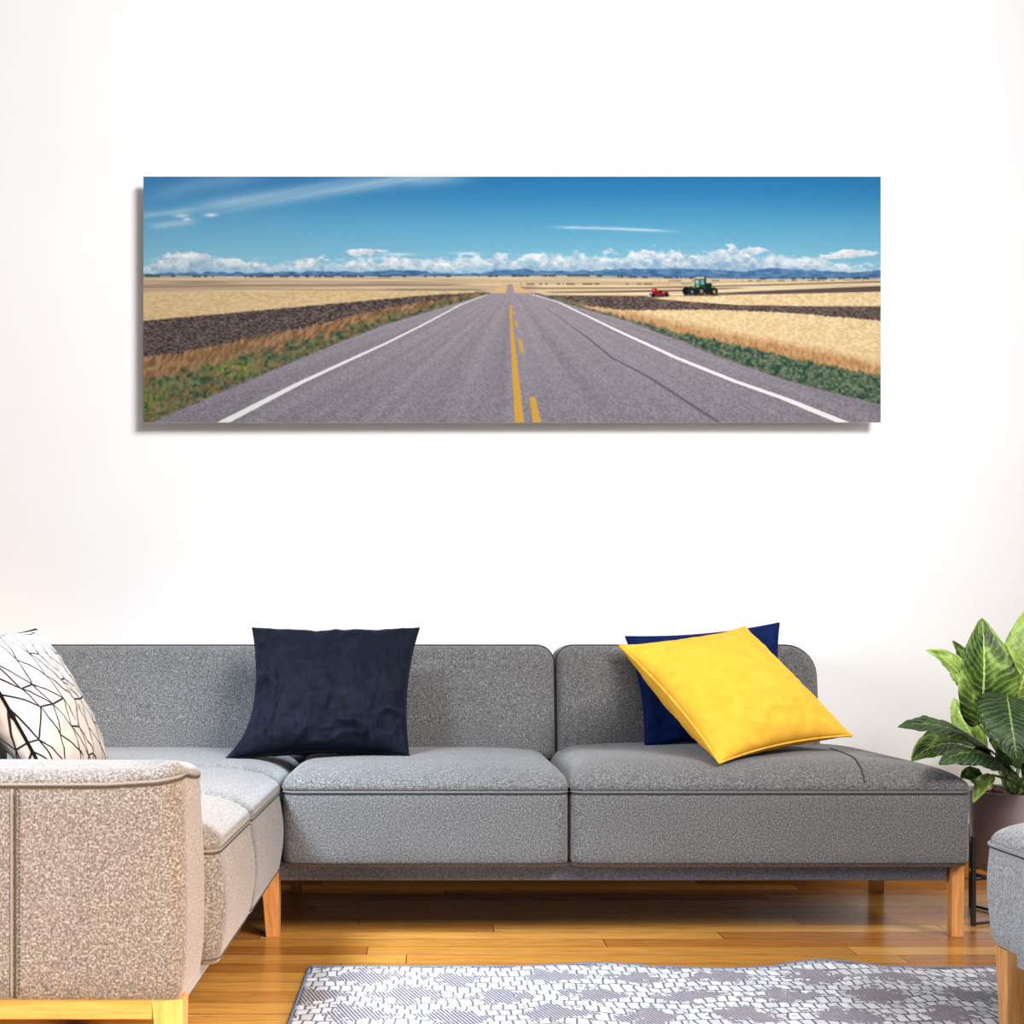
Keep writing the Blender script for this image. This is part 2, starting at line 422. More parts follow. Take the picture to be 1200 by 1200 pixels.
    gravel = np.clip((X - xl + 5 + jit) / 2, 0, 1) * np.clip((xr + 6 + jit - X) / 2, 0, 1) * (Y > 343.5)
    put(gravel * 0.85, mixc(np.clip(fine * 1.8 - 0.4, 0, 1), (78, 72, 74), (158, 142, 136)))
    # verge beyond the crest and far road
    put(np.clip((343.5 - Y) + 0.5, 0, 1) * np.clip((X - ip([(334, 586), (343.5, 573)], Y)), 0, 1) * np.clip((ip([(334, 606), (343.5, 622)], Y) - X), 0, 1) * np.clip(Y - 332.5, 0, 1), (218, 184, 134))
    put(np.clip((344 - Y) + 0.5, 0, 1) * np.clip((X - ip([(333, 594.5), (343.5, 592)], Y)), 0, 1) * np.clip((ip([(333, 600.5), (343.5, 604)], Y) - X), 0, 1) * np.clip(Y - 332.5, 0, 1), (158, 150, 154))
    asp_n = fbm(X / 1.6, Y / 1.4, 139, 3)
    u = (X - 600) / np.maximum(Y - 338, 1)
    lanes = fbm(u * 9, u * 0 + Y / 200, 149, 3)
    tt = np.clip((Y - 344) / 150, 0, 1)
    a = mixc(tt, (156, 148, 155), (136, 131, 139)) + ((asp_n - 0.5) * (16 + 46 * tt))[..., None] + ((lanes - 0.5) * 22)[..., None]
    put(np.clip((X - xl) / 1.4, 0, 1) * np.clip((xr - X) / 1.4, 0, 1) * np.clip(Y - 343, 0, 1), a)
    # lines
    def line(cx_pts, w_pts, y0, y1, col, alpha=1.0, rag=0.0):
        cx = ip(cx_pts, Y); ww = ip(w_pts, Y) / 2
        m = np.clip(ww - np.abs(X - cx) + 0.5 + rag * (asp_n - 0.5), 0, 1) * np.clip(Y - y0 + 0.5, 0, 1) * np.clip(y1 - Y + 0.5, 0, 1)
        put(m * alpha, col)
    white = (246, 245, 243)
    line([(346, 569), (357, 540), (380, 497), (403, 451), (430, 392), (450, 349), (495, 262)], [(346, 2.0), (400, 5), (450, 9.5), (495, 15)], 346, 500, white, 0.95, 0.8)
    line([(345, 622), (354, 654), (391, 731), (419, 792), (446, 859), (467, 919), (495, 988)], [(345, 2.0), (391, 6), (446, 10.5), (495, 15)], 345, 500, white, 0.97, 0.8)
    yel = (212, 164, 74)
    line([(357, 598), (420, 602.5), (495, 608.8)], [(357, 2.2), (420, 6), (495, 11)], 357, 500, yel, 1, 0.6)
    for (x0, y0, w0, x1, y1, w1) in ((624, 465, 6.5, 630, 500, 10.5), (609, 397.5, 3.6, 612.6, 413, 4.4), (604.6, 376, 3, 605.8, 382.5, 3.2), (602, 365.5, 2.4, 602.6, 369, 2.4), (600.6, 358.5, 2, 600.8, 360.5, 2), (599, 353, 1.4, 599, 354.5, 1.4)):
        line([(y0, x0), (y1, x1)], [(y0, w0), (y1, w1)], y0, y1, yel, 1, 0.6)
    line([(362, 640), (375, 660), (397, 690), (420, 718), (430, 738), (443, 762), (467, 799), (495, 842)], [(362, 1), (400, 3), (440, 5), (495, 6)], 362, 500, (84, 82, 92), 0.62, 3)
    # tractor and red seeder in the field
    def rect(x0, y0, x1, y1, col, a=1.0):
        put(np.clip(X - x0 + 0.5, 0, 1) * np.clip(x1 - X + 0.5, 0, 1) * np.clip(Y - y0 + 0.5, 0, 1) * np.clip(y1 - Y + 0.5, 0, 1) * a, col)
    def disc(cx, cy, r, col, sx=1.0):
        put(np.clip(r - np.hypot((X - cx) / sx, Y - cy) + 0.5, 0, 1), col)
    rect(801, 345, 842, 347, (70, 60, 56), 0.7)
    disc(804, 341, 4.8, (22, 26, 32), 0.9); disc(809.5, 341, 4.8, (34, 38, 44), 0.9); disc(815, 341.5, 4.6, (28, 32, 38), 0.9)
    rect(814, 327, 827, 338, (30, 84, 62)); rect(815, 328, 819, 333, (158, 196, 206)); rect(821, 328, 825, 333.5, (110, 168, 184))
    rect(816, 324.8, 825, 326.6, (226, 204, 130)); rect(826.5, 323, 827.6, 334, (42, 52, 52))
    rect(826, 332, 834, 345, (18, 44, 40)); rect(816, 333, 820, 337, (84, 150, 84), 0.8); rect(816, 334, 818, 336, (214, 196, 96), 0.9)
    disc(821.5, 341, 5, (30, 34, 36)); disc(822, 341.5, 2.6, (150, 134, 66), 0.8)
    disc(836.5, 341.5, 4.6, (30, 34, 36)); disc(837, 342, 2.2, (160, 140, 72), 0.8); disc(811, 342, 1.8, (96, 128, 104))
    rect(761, 344, 784, 347.5, (52, 44, 46), 0.9); rect(759, 346, 763, 348, (214, 220, 220), 0.9)
    rect(764, 338, 770, 345, (196, 30, 34)); rect(766, 341, 777, 345, (150, 26, 32)); rect(765, 339, 767, 340.5, (240, 200, 200), 0.8); rect(778, 341.5, 783, 346, (150, 40, 42)); rect(773, 340, 775, 343, (60, 30, 34))
    disc(766, 345.8, 2, (36, 34, 38)); disc(781, 345.5, 2.2, (36, 34, 38))
    # print grain
    img += ((vnoise(X * 0.9, Y * 0.9, 151) - 0.5) * 5)[..., None]
    return W, H, np.clip(img, 3, 253)

W_, H_, img = paint()

PRINT_GAIN = 0.69
cy_ = 4.068
A_ = P(168, 207, cy_); B_ = P(1032, 495, cy_)
cv = thing('canvas_print', 'wide panoramic canvas photo of an empty road through wheat fields on white wall', 'picture', ((A_.x + B_.x) / 2, WY, B_.z))
bm = bmesh.new(); add_box(bm, A_.x, B_.x, cy_, cy_ + 0.005, B_.z, A_.z, 0.0008)
link_bm('panel', bm, M['canvas_side'], cv, smooth=False)
bm = bmesh.new(); add_box(bm, A_.x + 0.12, B_.x - 0.12, cy_ + 0.004, WY, B_.z + 0.12, A_.z - 0.12, 0.001)
link_bm('hanging_frame', bm, M['canvas_side'], cv, smooth=False)
xs = np.linspace(A_.x, B_.x, W_ + 1); zs = np.linspace(A_.z, B_.z, H_ + 1)
XX, ZZ = np.meshgrid(xs, zs)
co = np.stack([XX, np.full_like(XX, cy_ - 0.0006), ZZ], -1).reshape(-1, 3).astype(np.float32)
ii, jj = np.meshgrid(np.arange(W_), np.arange(H_))
a0 = (jj * (W_ + 1) + ii).ravel()
quads = np.stack([a0, a0 + W_ + 1, a0 + W_ + 2, a0 + 1], -1).astype(np.int32)
me = bpy.data.meshes.new('printed_face')
me.vertices.add(len(co)); me.vertices.foreach_set('co', co.ravel())
me.loops.add(quads.size); me.loops.foreach_set('vertex_index', quads.ravel())
me.polygons.add(len(quads)); me.polygons.foreach_set('loop_start', np.arange(0, quads.size, 4, dtype=np.int32))
me.update(calc_edges=True)
v = img / 255.0
lin_ = np.where(v <= 0.04045, v / 12.92, ((v + 0.055) / 1.055) ** 2.4) * PRINT_GAIN
ca = me.color_attributes.new('print', 'FLOAT_COLOR', 'POINT')
ca.data.foreach_set('color', np.concatenate([lin_.reshape(-1, 3), np.ones((len(co), 1))], 1).astype(np.float32).ravel())
m = NT('printed_landscape'); at = m.n('ShaderNodeAttribute', attribute_name='print')
m.col(at.outputs['Color']); m.set(Roughness=0.9, Specular_IOR_Level=0.0)
me.materials.append(m.m)
pf = bpy.data.objects.new('printed_face', me); C.objects.link(pf); pf.parent = cv; pf.matrix_parent_inverse = cv.matrix_world.inverted()
pf['label'] = 'printed photo of a road with yellow centre line, fields, tractor and blue sky'

# ------------------------------------------------------------------ sectional sofa
sofa = thing('sectional_sofa', 'large grey fabric L-shaped sofa with tapered wooden legs against the white wall', 'sofa', (0.1, 3.3, 0.0))
ZS, ZT = 0.398, 0.468          # seam height, top of the seats
def seat(x0, x1, y0, y1, il, ir, if_, ib, z0=0.196, bulge=0.0, rc=0.035, ZT=ZT, cap=0.010):
    """seat block; il..ib: how far the padded top rolls in on the left, right, front and back"""
    def lv(z, f, r, b=0.0): return (z, x0 + il * f - b, x1 - ir * f + b, y0 + if_ * f - b, y1 - ib * f, r)
    L = [lv(z0 + 0.004, 0.0, rc * 0.6, -0.012), lv(z0, 0.0, rc, -0.022), lv(z0 + 0.004, 0, rc, -0.006), lv(z0 + 0.02, 0, rc, 0.0)]
    L = L[1:]
    for k in range(1, 6):
        f = k / 6; L.append(lv(z0 + 0.02 + (ZS - 0.012 - z0 - 0.02) * f, 0, rc, bulge * math.sin(math.pi * f)))
    L += [lv(ZS - 0.012, 0, rc), lv(ZS - 0.004, 0, rc, -0.002), lv(ZS, 0, rc, -0.005), lv(ZS + 0.004, 0, rc, -0.001)]
    for k in range(1, 13):
        a = math.pi / 2 * k / 12
        L.append(lv(ZS + 0.004 + (ZT - ZS - 0.004) * math.sin(a), 1 - math.cos(a), rc + 0.05 * (1 - math.cos(a)), 0.004 * math.cos(a)))
    return loft(L, cap=cap)

def drape(bvh, pts, lift=0.001, dirn=Vector((0, 0, -1))):
    out = []
    for p in pts:
        p = Vector(p)
        h = bvh.ray_cast(p - dirn * 0.6, dirn)
        if h[0] is not None: out.append(h[0] - dirn * lift)
    return out

def seat_part(x0, x1, y0, y1, il, ir, if_, ib, cross=(), **kw):
    bm = seat(x0, x1, y0, y1, il, ir, if_, ib, **kw)
    bvh = BVHTree.FromBMesh(bm)
    o = link_bm('seat_cushion', bm, M['sofa'], sofa)
    rc = kw.get('rc', 0.035)
    sb = bmesh.new(); add_tube(sb, [(a, b, ZS) for a, b in rr_outline(x0 + 0.0005, x1 - 0.0005, y0 + 0.0005, y1, rc)], 0.0030, 6, True)
    link_bm('piping', sb, M['piping'], o)
    sb = bmesh.new(); add_tube(sb, [(a, b, ZS - 0.0055) for a, b in rr_outline(x0 + 0.001, x1 - 0.001, y0 + 0.001, y1, rc)], 0.0019, 5, True)
    link_bm('seam', sb, M['seam'], o)
    sb = bmesh.new(); add_tube(sb, [(a, b, kw.get('z0', 0.196) + 0.014) for a, b in rr_outline(x0 + 0.001, x1 - 0.001, y0 + 0.001, y1, rc)], 0.0013, 5, True)
    link_bm('hem_seam', sb, M['seam'], o)
    for xa, ya, xb, yb in cross:
        pts = drape(bvh, [(xa + (xb - xa) * k / 24, ya + (yb - ya) * k / 24, 0.5) for k in range(25)])
        if len(pts) > 2:
            sb = bmesh.new(); add_tube(sb, pts, 0.0019, 5); link_bm('cross_seam', sb, M['seam'], o)
    return o

seat_part(-0.385, 0.378, 3.20, 3.86, 0.085, 0.07, 0.16, 0.02)
seat_part(0.384, 1.450, 3.20, 3.86, 0.09, 0.24, 0.16, 0.02, cross=((1.205, 3.60, 1.163, 3.202),), ZT=0.481, cap=0.012)
# chaise seats, front to back
CX0, CX1 = -1.14, -0.392
seat_part(CX0, CX1, 2.27, 2.69, 0.02, 0.17, 0.05, 0.035, z0=0.178, bulge=0.014, rc=0.03)
seat_part(CX0, CX1, 2.692, 3.235, 0.02, 0.17, 0.045, 0.045, z0=0.178, bulge=0.012, rc=0.03)
seat_part(-1.36, CX1 - 0.004, 3.237, 3.86, 0.02, 0.13, 0.05, 0.02, z0=0.178, bulge=0.006, rc=0.03)

def lean(z): return max(0.0, z - 0.44) * 0.14
def back(x0, x1, z1, rl, rr):
    """backrest block facing the camera: lofted from its rear to its padded face"""
    z0 = 0.43
    yb, yf = 3.94, 3.735
    mp = lambda a, b, c: (a, c + lean(b), b)
    def lv(y, i, e=0.0): return (y, x0 + i, x1 - i, z0 + i, z1 - i, (0.03, max(rr - i, 0.012) + e, max(rl - i, 0.012) + e, 0.03))
    L = [lv(yb + 0.004, 0.03), lv(yb, 0.012), lv(yb - 0.02, 0.0), lv(yb - 0.09, -0.002), lv(yf + 0.045, -0.001), lv(yf + 0.034, 0.001)]
    for k in range(1, 9):
        a = math.pi / 2 * k / 8
        L.append(lv(yf + 0.030 - 0.026 * math.sin(a), 0.001 + 0.032 * (1 - math.cos(a))))
    bm = loft(L, mp, cap=-0.014)
    o = link_bm('backrest', bm, M['sofa'], sofa)
    sb = bmesh.new()
    pts = [mp(a, b, yf + 0.034) for a, b in rr_outline(x0 - 0.001, x1 + 0.001, z0, z1 + 0.001, (0.03, rr, rl, 0.03))]
    add_tube(sb, pts, 0.0022, 6, True); link_bm('piping', sb, M['seam'], o)
    return o
back(-1.37, -0.365, 0.790, 0.05, 0.05)
back(-0.36, 0.401, 0.790, 0.05, 0.055)
back(0.408, 1.228, 0.790, 0.055, 0.095)

def side_back():
    x0, x1 = -1.37, -1.085
    mp = lambda a, b, c: (c, a, b)
    def lv(x, i): return (x, 2.08 + i, 3.16 - i, 0.18 + i, 0.77 - i, 0.06)
    L = [lv(x0, 0.02), lv(x0 + 0.02, 0.0), lv(x1 - 0.05, 0.0)]
    for k in range(1, 8):
        a = math.pi / 2 * k / 7; L.append(lv(x1 - 0.05 + 0.05 * math.sin(a), 0.05 * (1 - math.cos(a))))
    o = link_bm('backrest', loft(L, mp, cap=0.008), M['sofa'], sofa)
    sb = bmesh.new(); add_tube(sb, [mp(a, b, x1 - 0.05) for a, b in rr_outline(2.08, 3.16, 0.18, 0.771, 0.06)], 0.003, 6, True)
    link_bm('piping', sb, M['piping'], o)
side_back()

def arm():
    x0, x1, y0, y1 = -1.36, -0.424, 2.07, 2.285
    def lv(z, i, r, bx=0.0): return (z, x0 + i, x1 - i + bx, y0 + i, y1 - i, (r, 0.03, 0.03, 0.03))
    L = [lv(0.174, 0.010, 0.016), lv(0.176, 0.004, 0.017), lv(0.184, 0.0, 0.018)]
    for k in range(1, 10):
        f = k / 9; L.append(lv(0.186 + 0.346 * f, 0.0, 0.018 + 0.020 * f, 0.008 * math.sin(math.pi * f ** 0.7)))
    L += [lv(0.541, 0.002, 0.038), lv(0.546, 0.005, 0.037), lv(0.551, 0.003, 0.037)]
    for k in range(1, 8):
        a = math.pi / 2 * k / 7; L.append(lv(0.551 + 0.022 * math.sin(a), 0.004 + 0.045 * (1 - math.cos(a)), 0.04))
    def pinch(p):
        f = max(0.0, 1 - math.hypot(p[0] - (x1 - 0.012), (p[1] - y0 - 0.05) * 0.6) / 0.075) ** 1.5 * max(0.0, min(1.0, (p[2] - 0.46) / 0.085))
        return (p[0], p[1], p[2] + 0.018 * f)
    bm = loft(L, cap=0.006)
    for v_ in bm.verts: v_.co = pinch(v_.co)
    o = link_bm('armrest', bm, M['sofa'], sofa)
    sb = bmesh.new(); add_tube(sb, [pinch((a, b, 0.546)) for a, b in rr_outline(x0 + 0.001, x1 - 0.001, y0 + 0.001, y1, (0.038, 0.03, 0.03, 0.03))], 0.0030, 6, True)
    link_bm('piping', sb, M['piping'], o)
    sb = bmesh.new(); add_tube(sb, [pinch((a, b, 0.541)) for a, b in rr_outline(x0 + 0.001, x1 - 0.001, y0 + 0.001, y1, (0.038, 0.03, 0.03, 0.03))], 0.0019, 5, True)
    link_bm('seam', sb, M['seam'], o)
    for xx, r in ((-0.7125, 0.0026), (-0.706, 0.0018)):
        sb = bmesh.new(); add_tube(sb, [(xx, y0 + (0.003 if z > 0.535 else -0.0005), z) for z in np.linspace(0.18, 0.542, 30)], r, 5)
        link_bm('stitched_seam', sb, M['piping'] if r > 0.002 else M['seam'], o)
    sb = bmesh.new()                                    # row of stitches beside the double seam, one seam line
    for k in range(46):
        z = 0.186 + k * 0.0077
        add_box(sb, -0.7005, -0.6983, y0 - 0.001, y0 + 0.002, z, z + 0.0045)
    link_bm('stitching', sb, M['seam'], o, smooth=False)
arm()

def box_part(name, mat, parent, *a, **k):
    bm = bmesh.new(); add_box(bm, *a, **k); return link_bm(name, bm, mat, parent, smooth=False)
# frames under the seats
box_part('base_frame', M['base'], sofa, -0.40, 1.411, 3.262, 3.90, 0.152, 0.205, 0.006)
box_part('base_frame', M['base'], sofa, -1.33, -0.43, 2.13, 3.90, 0.150, 0.185, 0.006)
box_part('front_rail', M['beech_x'], sofa, -1.34, -0.474, 2.078, 2.125, 0.1405, 0.1745, 0.002)
# legs: outline at the floor and, wider, at the top
def leg(b, t, z1):
    bm = bmesh.new(); add_box(bm, *b, 0.0, z1, 0.002, top=t); o = link_bm('leg', bm, M['beech'], sofa, smooth=False)
leg((-0.456, -0.421, 2.083, 2.118), (-0.475, -0.4205, 2.077, 2.128), 0.1745)
leg((-1.340, -1.305, 2.083, 2.118), (-1.345, -1.290, 2.077, 2.128), 0.1745)
leg((-0.434, -0.399, 3.255, 3.295), (-0.447, -0.398, 3.235, 3.300), 0.19)
leg((1.418, 1.452, 3.257, 3.286), (1.416, 1.450, 3.250, 3.288), 0.20)
leg((1.425, 1.463, 3.855, 3.893), (1.420, 1.463, 3.850, 3.900), 0.205)
leg((-0.435, -0.398, 3.855, 3.893), (-0.445, -0.398, 3.850, 3.900), 0.19)
leg((-1.340, -1.300, 3.855, 3.893), (-1.345, -1.300, 3.850, 3.900), 0.19)

# ------------------------------------------------------------------ ottoman at the right edge
ott = thing('ottoman', 'light grey fabric ottoman with pale wooden leg standing on the patterned rug', 'ottoman', (1.6, 2.1, 0.0))
ox0, ox1, oy0, oy1 = 1.148, 2.05, 1.72, 2.49
def ottoman():
    def lv(z, i, r, b=0.0): return (z, ox0 + i - b, ox1 - i + b, oy0 + i - b, oy1 - i + b, r)
    zb, zs, zt = 0.172, 0.382, 0.438
    L = [lv(zb, 0.03, 0.03), lv(zb + 0.006, 0.012, 0.035), lv(zb + 0.024, 0.002, 0.04), lv(zb + 0.05, 0.0, 0.04)]
    for k in range(1, 6): L.append(lv(zb + 0.05 + (zs - 0.01 - zb - 0.05) * k / 5, 0.0, 0.04, 0.004 * math.sin(math.pi * k / 5)))
    L += [lv(zs - 0.004, 0.003, 0.04), lv(zs, 0.005, 0.04), lv(zs + 0.005, 0.001, 0.042)]
    for k in range(1, 11):
        a = math.pi / 2 * k / 10; L.append(lv(zs + 0.005 + (zt - zs) * math.sin(a), 0.12 * (1 - math.cos(a)), 0.045 + 0.05 * (1 - math.cos(a))))
    bm = loft(L, cap=0.012); bvh = BVHTree.FromBMesh(bm)
    o = link_bm('seat_cushion', bm, M['pouf'], ott)
    sb = bmesh.new(); add_tube(sb, [(a, b, zs) for a, b in rr_outline(ox0, ox1, oy0, oy1, 0.04)], 0.0045, 6, True)
    link_bm('piping', sb, M['pouf'], o)
    sb = bmesh.new(); add_tube(sb, [(a, b, zs - 0.007) for a, b in rr_outline(ox0 + 0.002, ox1 - 0.002, oy0 + 0.002, oy1 - 0.002, 0.04)], 0.0022, 5, True)
    link_bm('seam', sb, M['seam'], o)
    for cy2 in (2.30,):
        sb = bmesh.new(); add_tube(sb, drape(bvh, [(ox0 + 0.004 + 0.6 * k / 24, cy2, 0.4) for k in range(25)]), 0.0035, 5); link_bm('cross_seam', sb, M['pouf'], o)
    box_part('base_frame', M['pouf'], ott, ox0 + 0.035, ox1 - 0.035, oy0 + 0.035, oy1 - 0.035, 0.14, 0.18, 0.005)
    for sx in (0, 1):
        for sy in (0, 1):
            x = ox0 + 0.014 if sx == 0 else ox1 - 0.064
            y = oy0 + 0.02 if sy == 0 else oy1 - 0.075
            bm = bmesh.new(); add_box(bm, x + (0.004 if sx == 0 else 0.014), x + (0.036 if sx == 0 else 0.046), y + 0.008, y + 0.042, 0.009, 0.174, 0.002, top=(x, x + 0.05, y, y + 0.05))
            link_bm('leg', bm, M['beech'], ott, smooth=False)
ottoman()

# ------------------------------------------------------------------ cushions
def pillow(name, label, TL, TR, BR, BL, T, mat, group=None, n=56, pinch=0.07, wr=0.010, seed=0, edge=0.0, pip=None, pip_r=0.003, power=0.42, sag=0.0, tb=None, flare=None, wdir=(1, 1), pipname='piping'):
    TL, TR, BR, BL = map(Vector, (TL, TR, BR, BL))
    nrm = (TR - TL).cross(BL - TL).normalized()            # away from the viewer for this winding
    if nrm.y > 0: nrm = -nrm
    ctr = (TL + TR + BR + BL) / 4
    root = thing(name, label, 'cushion', ctr + Vector((0, 0, min(BL.z, BR.z) - ctr.z)), group)
    def base(s, t):
        k = pinch
        s2 = s * (1 - k * (1 - t * t) * s * s); t2 = t * (1 - k * (1 - s * s) * t * t)
        a, b = (s2 + 1) / 2, (t2 + 1) / 2
        p = (TL * (1 - a) + TR * a) * (1 - b) + (BL * (1 - a) + BR * a) * b
        if flare: p = p + flare * ((1 - a) ** 3 * max(0.0, b) ** 6)
        return p
    def h(s, t): return max(0.0, (1 - s * s) * (1 - t * t)) ** power
    def wrk(s, t, side):
        e = max(abs(s), abs(t))
        p = Vector((s * 1.7 * wdir[0] + seed, t * 1.7 * wdir[1], side * 3.1 + seed))
        q = Vector((s * 4.2 * wdir[0] + seed, t * 3.4 * wdir[1], side * 5 + seed * 2))
        ridg = 1 - abs(noise.noise(q)) * 2.2
        # radial pleats that gather at the corners
        ang = math.atan2(t, s)
        rad = math.sin(ang * 18 + 3 * noise.noise(p * 2)) * max(0, e - 0.45) * 0.9
        wq = q + Vector((noise.noise(p * 1.3), noise.noise(p * 1.3 + Vector((5, 5, 5))), 0)) * 1.6
        fold = max(0.0, 1 - abs(noise.noise(wq * 0.55)) * 3.2) ** 2
        fold2 = max(0.0, 1 - abs(noise.noise(wq * 1.25 + Vector((9, 2, 1)))) * 3.0) ** 2
        low = 0.4 + 0.8 * (t + 1) / 2
        return wr * (noise.noise(p) * 0.9 + 0.25 * ridg + 0.45 * rad + low * (0.85 * fold + 0.45 * fold2)) * min(1, h(s, t) * 1.5)
    bm = bmesh.new(); uvl = bm.loops.layers.uv.new('UVMap')
    G = {}
    def warp(i): # denser towards the rim
        u = -1 + 2 * i / n; return math.sin(u * math.pi / 2) * 0.75 + u * 0.25
    uvof = {}
    def arc(f):
        q = [f(warp(i)) for i in range(n + 1)]; a = [0.0]
        for x, y in zip(q, q[1:]): a.append(a[-1] + (y - x).length)
        return [x / a[-1] for x in a]
    us = arc(lambda s: base(s, 0) + nrm * (T / 2) * h(s, 0)); vs_ = arc(lambda t: base(0, t) + nrm * (T / 2) * h(0, t))
    for side in (1, -1):
        for i in range(n + 1):
            for j in range(n + 1):
                rim = i in (0, n) or j in (0, n)
                if rim and side == -1 and edge == 0: G[(side, i, j)] = G[(1, i, j)]; continue
                s, t = warp(i), warp(j)
                p = base(s, t) + nrm * side * (edge / 2 + (T / 2 if side == 1 or tb is None else tb) * h(s, t) + wrk(s, t, side))
                p.z -= sag * (1 - t) * 0.5 * (1 - s * s)
                v_ = bm.verts.new(p); G[(side, i, j)] = v_; uvof[v_] = (us[i], 1 - vs_[j])
        for i in range(n):
            for j in range(n):
                q = [G[(side, i, j)], G[(side, i, j + 1)], G[(side, i + 1, j + 1)], G[(side, i + 1, j)]]
                f = bm.faces.new(q)
                for lp in f.loops: lp[uvl].uv = uvof[lp.vert]
    rim_idx = [(i, 0) for i in range(n)] + [(n, j) for j in range(n)] + [(n - i, n) for i in range(n)] + [(0, n - j) for j in range(n)]
    if edge > 0:
        K = 5
        rows = []
        for k in range(K + 1):
            f = k / K
            row = []
            for (i, j) in rim_idx:
                if k == 0: row.append(G[(1, i, j)])
                elif k == K: row.append(G[(-1, i, j)])
                else:
                    a, b = G[(1, i, j)].co, G[(-1, i, j)].co
                    out = (a + b) / 2 - ctr; out -= nrm * out.dot(nrm); out.normalize()
                    pl = 0.004 * noise.noise(Vector((i * 0.35, j * 0.35, k * 0.3 + seed)))
                    row.append(bm.verts.new(a.lerp(b, f) + out * (edge * 0.16 * math.sin(math.pi * f) + pl)))
            rows.append(row)
        for A2, B2 in zip(rows, rows[1:]):
            for k in range(len(A2)):
                bm.faces.new((A2[k], A2[(k + 1) % len(A2)], B2[(k + 1) % len(A2)], B2[k]))
    rimF = [G[(1, i, j)].co.copy() for i, j in rim_idx]; rimB = [G[(-1, i, j)].co.copy() for i, j in rim_idx]
    link_bm('cover', bm, mat, root)
    if pip:
        for R in ([rimF, rimB] if edge > 0 else [rimF]):
            sb = bmesh.new(); add_tube(sb, R, pip_r, 6, True); link_bm(pipname, sb, pip, root)
    return root

def geo_mat():
    m = NT('white_cotton_with_black_triangle_lines'); uv = m.coord('UV')
    rnd = random.Random(5)
    N = 3; pts = {}
    jit = {(i, j): (rnd.uniform(-0.07, 0.07), rnd.uniform(-0.06, 0.06)) for i in range(N) for j in range(N)}
    for i in range(-1, N + 2):
        for j in range(-1, N + 2):
            a, b = jit[(i % N, j % N)]
            pts[(i, j)] = ((i + 0.35 * (j % N == 1)) / N + a, j / N + b)
    flag = {(i, j): (rnd.random() < 0.5, rnd.random() < 0.5) for i in range(N) for j in range(N)}
    seg = []
    def use(a, b):
        if max(a[0], b[0]) > 0 and min(a[0], b[0]) < 1 and max(a[1], b[1]) > 0 and min(a[1], b[1]) < 1: seg.append((a, b))
    for i in range(-1, N + 1):
        for j in range(-1, N + 1):
            a, b, c_, d = pts[(i, j)], pts[(i + 1, j)], pts[(i, j + 1)], pts[(i + 1, j + 1)]
            f1, f2 = flag[(i % N, j % N)]
            use(a, c_); use(b, c_)
            if f1: use(a, b)
    uv = m.vec('FRACTION', m.mapping(uv, (2.5, 2.1, 1), (0, 0, 0.0), (0.13, 0.41, 0))).outputs[0]
    cur = None
    for a, b in seg:
        av, bv = (a[0], a[1], 0), (b[0], b[1], 0)
        dv = (b[0] - a[0], b[1] - a[1], 0); L2 = dv[0] ** 2 + dv[1] ** 2
        pa = m.vec('SUBTRACT', uv, av).outputs[0]
        dt = m.vec('DOT_PRODUCT', pa, dv).outputs['Value']
        hh = m.math('MULTIPLY', dt, 1 / L2, clamp=True)
        sc = m.n('ShaderNodeVectorMath', operation='SCALE'); sc.inputs[0].default_value = dv; m.l(hh, sc.inputs['Scale'])
        ds = m.vec('DISTANCE', pa, sc.outputs[0]).outputs['Value']
        cur = ds if cur is None else m.math('MINIMUM', cur, ds)
    mk = m.n('ShaderNodeMapRange'); m.l(cur, mk.inputs[0])
    mk.inputs[1].default_value = 0.009; mk.inputs[2].default_value = 0.016; mk.inputs[3].default_value = 1; mk.inputs[4].default_value = 0
    m.col(m.mix(mk.outputs[0], (0.42, 0.40, 0.385, 1), (0.012, 0.013, 0.018, 1)))
    m.set(Roughness=0.95, Specular_IOR_Level=0.1)
    m.bump(m.noise(m.coord(), 400, 2), 0.15, 0.001)
    return m.m
M['geo'] = geo_mat()

pillow('cushion', 'white cushion with thin black geometric lines at the left end of the sofa',
       P(-44, 742, 2.66), P(42, 738, 3.14), P(127, 896, 3.20), P(57, 917, 2.76), 0.13, M['geo'], tb=0.105, pinch=0.06, wr=0.004, seed=1.3, pip=plain('black_cord', g(0.006), 0.95, Specular_IOR_Level=0.0), pip_r=0.0040, power=0.42, pipname='black_piping')
pillow('cushion', 'dark navy velvet cushion leaning alone between the left and middle backrests',
       P(296, 736, 3.66), P(491, 736, 3.66), P(479, 886, 3.44), P(287, 888, 3.42), 0.16, M['navy_dark'], pinch=0.09, flare=Vector((-0.058, -0.01, -0.006)), wr=0.016, wdir=(1.5, 0.65), seed=4.1, pip=M['navy_dark'], pip_r=0.0028, power=0.42, n=90)
pillow('cushion', 'bright navy blue cushion standing behind the yellow cushion',
       P(733, 746, 3.715), P(913, 730, 3.735), P(925, 869, 3.63), P(756, 875, 3.615), 0.075, M['navy'], pinch=0.08, wr=0.014, seed=7.7, pip=M['navy'], pip_r=0.0025)
pillow('cushion', 'mustard yellow cushion with piped edges tilted against the navy blue cushion',
       P(726, 757, 3.43), P(873, 735, 3.67), P(998, 862, 3.47), P(843, 894, 3.24), 0.15, M['yellow'], pinch=0.085, wr=0.007, seed=9.2, pip=M['yellow_piping'], pip_r=0.0040, power=0.48, n=80, tb=0.112)

